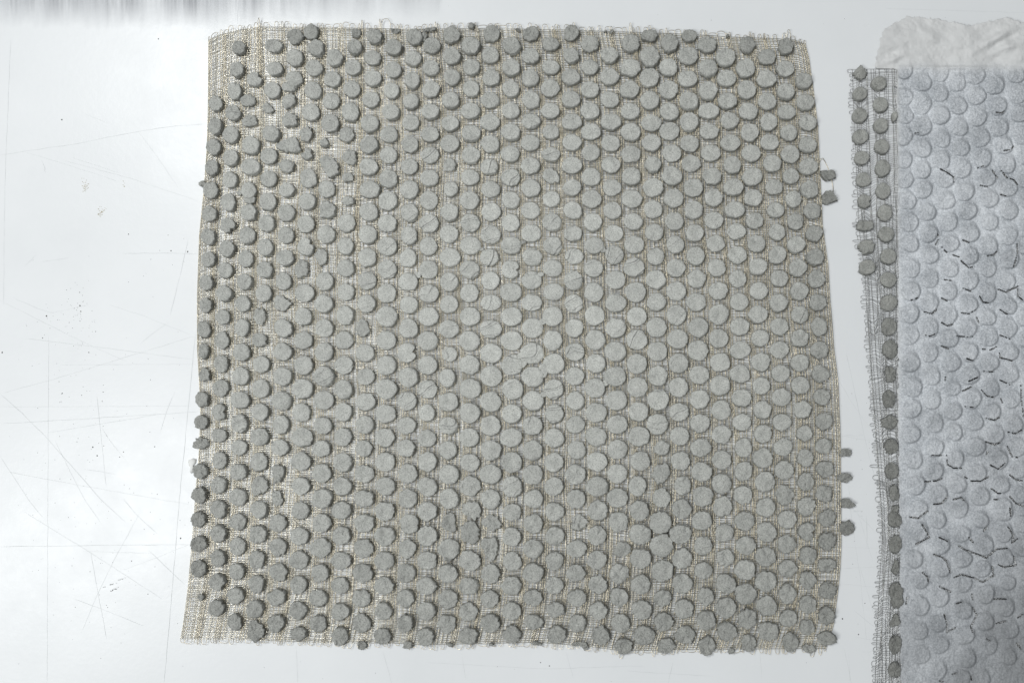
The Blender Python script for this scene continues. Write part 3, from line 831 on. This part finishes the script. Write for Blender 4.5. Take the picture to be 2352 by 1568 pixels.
wf = link("weft_wires", raw_mesh("weft_wires", fv, fq), STEEL, panel, kind="stuff")
wf.location = -panel.location

# ------------------------------------------------------------------ second panel under the tissue
panel2 = empty("mesh_panel", (W(2060, 800)[0], W(2060, 800)[1], 0.0), category="panel",
               label="narrow strip of wire mesh panel with clay discs showing beside the grey tissue")
L2 = [(1957, 160), (1962, 300), (1968, 420), (1972, 520), (1985, 620), (1990, 700), (2000, 850), (2008, 960), (2017, 1080), (2024, 1180),
      (2026, 1240), (2020, 1330), (2014, 1450), (2008, 1600)]
R2 = [(2100, 160), (2105, 800), (2110, 1600)]
T2 = [(1957, 160), (2060, 158), (2100, 160)]
B2 = [(2008, 1600), (2110, 1600)]


def sheet2_z(px, py):
    return 0.0014 + 0.0007 * vnoise(px / 90, py / 120, 14)


PW2, PF2 = woven(L2, R2, T2, B2, 27, 286, sheet2_z, 0, 0, 1.6, False, 41)
SILVER = mat_wire("grey_wire", (0.40, 0.40, 0.39), 0.28, 0.95)
wv, wq = join([tubes(PW2, 0.00016), tubes(arches(PF2[:, 0, :], (-1, 0, 0), 0.0014, 0.0036, 8), 0.00014)])
o = link("warp_wires", raw_mesh("warp_wires2", wv, wq), SILVER, panel2, kind="stuff"); o.location = -panel2.location
L3, R3, T3, B3 = R2, [(2420, 160), (2430, 800), (2440, 1600)], [(2100, 160), (2420, 160)], [(2110, 1600), (2440, 1600)]
PW3, _ = woven(L3, R3, T3, B3, 62, 60, sheet2_z, 0, 0, 1.6, False, 43)
_, PF3 = woven(L3, R3, T3, B3, 14, 286, sheet2_z, 0, 0, 1.6, False, 44)
hv, hq = join([tubes(PW3, 0.00018), tubes(PF3, 0.00015)])
o = link("hidden_wires", raw_mesh("hidden_wires", hv, hq), SILVER, panel2, kind="stuff"); o.location = -panel2.location
fv, fq = tubes(PF2, 0.00014, 4)
o = link("weft_wires", raw_mesh("weft_wires2", fv, fq), SILVER, panel2, kind="stuff"); o.location = -panel2.location

R1T = (1.2805, 3376, 40)
EXPOSED = [(1.2805, 3376, 40, "85,322,28,32b 85,427,37,34 85,537,39,36 88,647,39,36 93,755,38,34 100,865,36,34 183,372,38,34 190,482,38,38 193,588,38,36 196,697,38,38 200,808,39,42 262,545,14,24b"),
           (1.2805, 3376, 700, "103,30,37,30 108,132,33,35c 112,255,38,28b 118,365,40,32b 122,470,43,37 203,80,38,40 212,192,37,42 218,302,42,38 230,415,40,40 230,535,44,38 233,655,42,42 233,775,38,45d 238,880,34,36d"),
           (1.2805, 3376, 1360, "240,50,36,42d 238,178,28,38b 232,300,33,46d 236,420,36,32b 245,545,33,38d 248,668,33,42d 262,780,25,40b 265,880,24,30b"),
           (1.2805, 3376, 2031, "262,60,34,40d 265,185,34,45d 270,430,34,44d 280,480,30,30b 265,700,33,48d 262,830,33,40d 268,300,22,34k 262,585,22,36k")]
n_exp = []
for s, ox, oy, txt in EXPOSED:
    for tok in txt.split():
        flag = tok[-1] if tok[-1].isalpha() else ''
        x, y, rx, ry = (float(v) for v in tok.rstrip('bckd').split(','))
        px, py = (ox + x / s) / 1.7415, (oy + y / s) / 1.7415
        zm = float(sheet2_z(px, py))
        down = py / 1568
        tone = 0.74 - 0.12 * down - (0.04 if flag == 'd' else 0) + rng.normal(0, 0.02)
        geo = disc_geo(px, py, rx / s / 1.7415, ry / s / 1.7415, max(0.0004, zm - 0.001), zm + 0.0031, 0.25 + 0.55 * min(1, max(0, (py - 650) / 200)),
                       flag, 0, tone)
        clay_part("clay_crumb" if flag == 'k' else "clay_disc", geo, panel2)
        n_exp.append((px, py))

# ------------------------------------------------------------------ tissue sheet over the second panel
BUMPS = []
for oy, txt in [
    (40, "308,310 308,445 310,540 305,645 308,770 400,370 398,485 400,595 400,708 402,820 490,320 490,425 495,540 500,660 498,768 580,370 588,490 592,600 598,705 603,810 675,335 680,440 685,550 700,655 710,760 775,385 790,495 795,600 820,695 835,790 880,330 890,430 900,530 910,640 930,745 985,380 990,490 1000,600 1010,700"),
    (700, "308,20 325,130 335,240 340,350 345,480 345,595 340,710 340,820 405,75 425,190 435,300 440,410 438,530 435,655 437,780 515,20 520,130 535,240 545,350 542,480 538,595 533,720 540,835 620,85 635,185 645,295 645,415 645,540 637,660 630,785 730,15 745,120 745,240 740,360 740,480 735,605 737,730 740,830 840,65 845,180 845,310 850,430 835,545 840,670 840,780 930,20 940,125 945,240 925,360 935,480 930,600 930,730 935,835"),
    (1360, "343,115 350,240 350,350 345,480 355,610 370,740 385,860 437,65 447,180 450,305 465,425 465,550 465,670 480,790 552,115 555,245 560,365 565,470 570,610 580,735 590,860 640,60 645,180 655,300 670,420 675,545 685,680 700,800 745,115 750,245 760,365 770,480 790,610 805,740 815,850 845,60 850,175 860,300 870,430 885,545 895,660 900,790 950,115 955,245 960,365 975,480 990,600 995,730"),
    (2031, "385,120 360,260 390,370 390,500 385,630 390,750 480,60 490,190 500,310 490,460 480,590 490,700 480,830 600,130 610,260 610,385 610,520 620,650 630,770 600,870 700,60 715,190 710,310 725,440 720,580 740,700 700,870 820,20 820,130 825,255 840,380 830,510 850,620 840,760 920,80 915,200 930,320 935,450 940,570 945,690 940,820")]:
    for tok in txt.split():
        x, y = (float(v) for v in tok.split(','))
        BUMPS.append(((3376 + x / 1.2805) / 1.7415, (oy + y / 1.2805) / 1.7415))
CRACKS = []
for oy, txt in [
    (40, "495,815 525,830 560,855 565,890|685,810 715,800|760,820 785,860|805,825 835,860 870,870|365,632 380,630|780,525 810,528 830,510|820,720 855,715 868,700"),
    (700, "700,55 735,60|835,10 870,25 888,50|800,100 830,108|480,290 483,330 470,355|500,370 530,400|560,410 590,420|600,440 640,475 660,470|600,330 640,345|735,415 765,410 785,390|510,535 550,540|500,630 540,650|610,580 650,595|690,610 710,650 740,655|790,585 830,600 870,580 890,570|885,350 890,400 870,470|890,560 890,620 915,640|500,755 530,772 555,765|600,705 640,712 675,690|680,730 690,755|580,825 640,830 672,825|800,820 850,840|800,690 835,712|400,815 440,825 465,815|410,700 450,710 475,690|345,640 375,630"),
    (1360, "500,30 535,45|630,95 660,105|710,45 750,50 780,35|795,60 800,90 860,105|715,160 760,162|800,205 850,228|605,262 650,240|705,255 730,285 765,292|640,210 685,190|800,290 815,330|620,340 660,345|730,400 770,410 795,395|520,190 518,205|840,470 880,478 910,460|725,520 770,535 800,525|835,540 860,595 890,600|450,590 500,590|525,590 530,635 560,655 600,655|750,640 790,660 830,625|735,570 730,585|620,700 650,720 700,722 740,700|415,725 470,720 510,705|850,690 880,715 920,720|755,760 790,785 810,785|460,840 500,835 525,805|560,815 600,805 615,820|850,800 880,835 920,850|770,815 785,815|905,230 912,330 918,390"),
    (2031, "335,45 380,52 428,15|400,85 430,130 435,150 370,185|590,195 625,215 680,235 730,255 780,210 835,205|460,238 500,250 525,270 545,330|565,355 600,340 660,355 710,378 765,345 760,300|730,100 715,118|840,95 868,140 860,178 890,155|870,250 880,290 868,295|790,290 820,303 860,295|655,440 660,470|660,510 680,545 650,605 660,635|515,545 530,600 525,635 570,612|575,490 600,480|770,465 830,465|490,400 545,428|325,455 318,490|405,330 430,355 432,375|885,690 905,720|555,850 575,845|650,860 655,880|490,885 510,890|640,150 660,175|490,150 530,170|850,0 855,40|780,590 825,578|890,560 915,545|730,670 745,678"),
]:
    for path in txt.split('|'):
        pts = [tuple(float(v) for v in t_.split(',')) for t_ in path.split()]
        CRACKS.append([((3376 + x / 1.2805) / 1.7415, (oy + y / 1.2805) / 1.7415) for x, y in pts])

GX0, GX1, GY0, GY1, GS = 2000, 2400, 25, 1590, 1.4
gx = np.arange(GX0, GX1 + 0.1, GS); gy = np.arange(GY0, GY1 + 0.1, GS)
X, Y = np.meshgrid(gx, gy)
X = X + vnoise(X / 3.1, Y / 3.1, 30) * 1.1; Y = Y + vnoise(X / 3.1, Y / 3.1, 31) * 1.1
on = 1 / (1 + np.exp(-(Y - 156 - 10 * vnoise(X / 40, Y * 0, 80)) / 5.5)) * 1 / (1 + np.exp(-(X - 2063) / 2.5))      # on the panel
Z = 0.0005 + 0.0021 * on
bump = np.zeros_like(Z)
for bx, by in BUMPS:
    r0 = 21.5 + rng.normal(0, 1.0)
    hgt = rng.uniform(0.75, 1.15)
    m = (np.abs(X - bx) < 34) & (np.abs(Y - by) < 34)
    ang = np.arctan2(Y[m] - by, X[m] - bx)
    rr = np.hypot(X[m] - bx, (Y[m] - by)) / (r0 * (1 + 0.04 * np.cos(2 * ang + rng.uniform(0, 6)) + 0.03 * np.cos(3 * ang + rng.uniform(0, 6))))
    # soft to the upper left, crisp to the lower right (the tissue was drawn over from there)
    soft = 0.26 - 0.195 * np.clip(np.cos(ang - 0.75) * 1.3 + 0.25, 0, 1)
    v = hgt / (1 + np.exp((rr - 0.97) / soft * 2.2))
    v = v + 0.07 * hgt * np.exp(-((rr - 0.80) / 0.13) ** 2)
    bump[m] = np.maximum(bump[m], v)
low = np.clip((Y - 1330) / 260, 0, 1)
Z = Z + 0.0024 * bump * on * (1 - 0.35 * low)
Z = Z + on * (0.0007 * vnoise(X / 14, Y / 14, 33) + 0.0006 * vnoise(X / 6, Y / 6, 34) + 0.0006 * vnoise(X / 2.6, Y / 2.6, 35))
off_ = 1 - on
flap = off_ * (0.0045 * (vnoise(X / 60, Y / 45, 36) + 0.5) + 0.0012 * vnoise(X / 18, Y / 15, 37) + 0.0004 * vnoise(X / 6, Y / 6, 38))


def ridge(x0, y0, x1, y1, w, h):
    dx, dy = x1 - x0, y1 - y0
    L = math.hypot(dx, dy)
    s = ((X - x0) * dx + (Y - y0) * dy) / L
    d = ((X - x0) * dy - (Y - y0) * dx) / L
    return h * np.exp(-(d / w) ** 2) * np.clip(1 - np.abs(s / L - 0.5) * 1.6, 0, 1)


flap += ridge(2235, 118, 2345, 55, 11, 0.0050) + ridge(2250, 135, 2380, 80, 13, 0.0035) + ridge(2100, 60, 2180, 110, 14, 0.002) + ridge(2020, 150, 2090, 120, 8, 0.0022) + ridge(2060, 156, 2330, 158, 5, 0.0020)
flap += off_ * 0.004 * np.clip((X - 2290) / 90, 0, 1) * np.clip(1 - np.abs(Y - 120) / 80, 0, 1)
Z = Z + flap * np.clip((170 - Y) / 16, 0, 1)
tl = np.interp(X, [2000, 2030, 2055, 2087, 2154, 2230, 2270, 2315, 2352, 2420], [80, 66, 53, 37, 43, 58, 48, 41, 52, 50]) + 5 * vnoise(X / 6, Y * 0, 40) + 3 * vnoise(X / 2.3, Y * 0, 44)
ll = np.interp(Y, [25, 66, 104, 140, 158, 161, 400, 900, 1300, 1600], [2032, 2030, 2017, 2011, 2010, 2056, 2057, 2060, 2066, 2069]) + 5 * vnoise(X * 0, Y / 7, 41) + 3 * vnoise(X * 0, Y / 2.3, 42)
keep_v = (Y > tl) & (X > ll)
crk = np.zeros(X.shape, bool)
for path in CRACKS:
    for (x0, y0), (x1, y1) in zip(path[:-1], path[1:]):
        xa, xb, ya, yb = min(x0, x1) - 4, max(x0, x1) + 4, min(y0, y1) - 4, max(y0, y1) + 4
        m = (X > xa) & (X < xb) & (Y > ya) & (Y < yb)
        dx, dy = x1 - x0, y1 - y0
        L2_ = dx * dx + dy * dy + 1e-6
        s = np.clip(((X[m] - x0) * dx + (Y[m] - y0) * dy) / L2_, 0, 1)
        d = np.hypot(X[m] - x0 - s * dx, Y[m] - y0 - s * dy)
        wmax = 1.05 if y0 > 1130 else 0.62
        crk[m] |= d < (wmax + 1.5 * vnoise(X[m] / 6.0, Y[m] / 6.0, 51))
        Z[m] += 0.0005 * np.exp(-((d - 2.6) / 1.2) ** 2)
keep_v &= ~crk
nr, nc = X.shape
idx = np.arange(nr * nc).reshape(nr, nc)
quad = np.stack([idx[:-1, :-1], idx[1:, :-1], idx[1:, 1:], idx[:-1, 1:]], -1)
kf = keep_v[:-1, :-1] & keep_v[1:, :-1] & keep_v[1:, 1:] & keep_v[:-1, 1:]
quad = quad[kf]
used = np.unique(quad)
remap = np.full(nr * nc, -1); remap[used] = np.arange(len(used))
PV = to_world(np.stack([X, Y], -1), Z).reshape(-1, 3)[used]
PV_b = PV.copy(); PV_b[:, 2] -= 0.00012
wet_shaded = np.clip(np.clip((Y - 700) / 900, 0, 1) * (0.35 + 0.65 * np.clip((X - 2080) / 260, 0, 1)) + 0.25 * low + 0.35 * vnoise(X / 60, Y / 60, 61) * on, 0, 1).reshape(-1)[used]  # damp plus corner shade painted in, darkening towards the lower right
pm = raw_mesh("tissue_sheet", PV, remap[quad])
set_attr(pm, "wet_shaded", wet_shaded)
set_attr(pm, "clay_below", (bump * on).reshape(-1)[used])
set_attr(pm, "flap", off_.reshape(-1)[used])
tissue = link("tissue_sheet", pm, PAPER, label="damp grey tissue sheet moulded over clay discs, with a torn crumpled top flap", category="tissue sheet")
so = tissue.modifiers.new("thickness", 'SOLIDIFY'); so.thickness = 0.00012; so.offset = -1

# ------------------------------------------------------------------ loose pieces
def fragment(px, py, rx, ry, tone, rough, flag, zt=0.0042):
    return disc_geo(px, py, rx, ry, 0.0002, zt, rough, flag, 0, tone, skirt=(0.0003, -0.0004))


def loose(name, geo, **props):
    V, q, t, T, WR = geo
    o0 = V[-1].copy(); o0[2] = 0
    me_ = raw_mesh(name, V - o0, q, t)
    set_attr(me_, "tone", T); set_attr(me_, "wrinkle", WR[:, 0]); set_attr(me_, "crumble", WR[:, 1])
    o_ = link(name, me_, CLAY, **props)
    o_.location = o0
    return o_


def nat(s, ox, oy, x, y):
    return (ox + x / s) / 1.7415, (oy + y / s) / 1.7415


fr = [((1285, 75, 36, 22), "topmost small clay fragment of four beside the mesh edge, near the tissue", 0.70),
      ((1283, 222, 42, 26), "flat elongated clay fragment, second from top of four beside the mesh edge", 0.66),
      ((1302, 375, 47, 27), "ragged pale elongated clay fragment, third from top of four beside the mesh edge", 0.68),
      ((1298, 525, 47, 43), "largest roundish clay fragment, lowest of four beside the mesh edge", 0.62)]
for (x, y, rx, ry), lab, tone in fr:
    px, py = nat(S2, 2520, 1760, x, y)
    loose("clay_fragment", fragment(px, py, rx / S2 / 1.7415, ry / S2 / 1.7415, tone, 0.7, 'b' if ry < 30 else '', 0.0035),
          label=lab, category="clay fragment", group="loose clay fragments beside the mesh edge")

fx, fy = nat(S1, 2520, 640, 2073, 145)
strand = empty("wire_strand", (*W(fx, fy), 0), label="stray brass wire strand threaded with two small grey clay pieces", category="wire")
for x, y, rx, ry in ((2073, 145, 72, 56), (2100, 398, 84, 68)):
    px, py = nat(S1, 2520, 640, x, y)
    clay_part("clay_fragment", fragment(px, py, rx / S1 / 1.7415, ry / S1 / 1.7415, 0.66, 0.55, 'b', 0.0040), strand)
pts = [nat(S1, 2520, 640, *p) for p in ((1975, 40), (1990, -10), (2015, -18), (2040, 20), (2070, 85), (2090, 150), (2110, 220), (2122, 290), (2125, 345), (2120, 390))]
pp = np.array(pts)
tt_ = np.linspace(0, len(pp) - 1, 40)
sp = np.stack([np.interp(tt_, np.arange(len(pp)), pp[:, 0]), np.interp(tt_, np.arange(len(pp)), pp[:, 1])], 1)
zz_ = 0.0012 + 0.0008 * np.sin(tt_ * 1.3)
wv, wq = tubes(to_world(sp, zz_)[None], 0.00022)
o = link("wire", raw_mesh("strand_wire", wv, wq), BRASS, strand); o.location = -strand.location

# torn white scrap at the left edge of the panel
sc = [nat(S2, 720, 1760, *p) for p in ((52, 118), (75, 108), (98, 112), (96, 135), (82, 150), (84, 180), (70, 198), (60, 190), (66, 160), (54, 140))]
n_ = len(sc)
V = [(*W(*p), 0.0010 + 0.0004 * math.sin(i * 1.7)) for i, p in enumerate(sc)] + [(*W(*p), 0.0006 + 0.0004 * math.sin(i * 1.7)) for i, p in enumerate(sc)]
cxy = np.mean([W(*p) for p in sc], axis=0)
V += [(cxy[0], cxy[1], 0.0016), (cxy[0], cxy[1], 0.0011)]
T_ = [(2 * n_, (i + 1) % n_, i) for i in range(n_)] + [(2 * n_ + 1, n_ + i, n_ + (i + 1) % n_) for i in range(n_)]
Q_ = [(i, (i + 1) % n_, n_ + (i + 1) % n_, n_ + i) for i in range(n_)]
link("paper_scrap", raw_mesh("paper_scrap", V, Q_, T_), WHITE, label="small torn white scrap poking out under the mesh edge", category="scrap")

# added pleated sheet, painted as a blurred grey reflection along the far edge
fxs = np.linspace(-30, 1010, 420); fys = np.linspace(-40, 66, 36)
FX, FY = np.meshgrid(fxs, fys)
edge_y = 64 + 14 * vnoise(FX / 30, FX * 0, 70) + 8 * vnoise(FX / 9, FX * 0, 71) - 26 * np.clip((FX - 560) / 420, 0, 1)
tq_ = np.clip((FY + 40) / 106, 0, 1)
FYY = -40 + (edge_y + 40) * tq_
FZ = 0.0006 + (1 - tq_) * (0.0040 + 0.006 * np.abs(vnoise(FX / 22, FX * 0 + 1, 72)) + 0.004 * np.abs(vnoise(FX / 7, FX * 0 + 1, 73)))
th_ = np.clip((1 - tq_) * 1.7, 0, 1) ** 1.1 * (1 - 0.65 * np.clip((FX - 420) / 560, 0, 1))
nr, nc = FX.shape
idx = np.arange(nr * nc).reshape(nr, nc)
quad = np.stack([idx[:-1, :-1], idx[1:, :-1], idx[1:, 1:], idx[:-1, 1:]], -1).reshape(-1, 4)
fm = raw_mesh("reflection_sheet", to_world(np.stack([FX, FYY], -1), FZ).reshape(-1, 3), quad)
set_attr(fm, "band_fade", th_.ravel())
link("reflection_sheet", fm, REFLECTION, label="added pleated sheet painted as a hazy grey reflection along the upper left edge of the board", category="painted reflection")
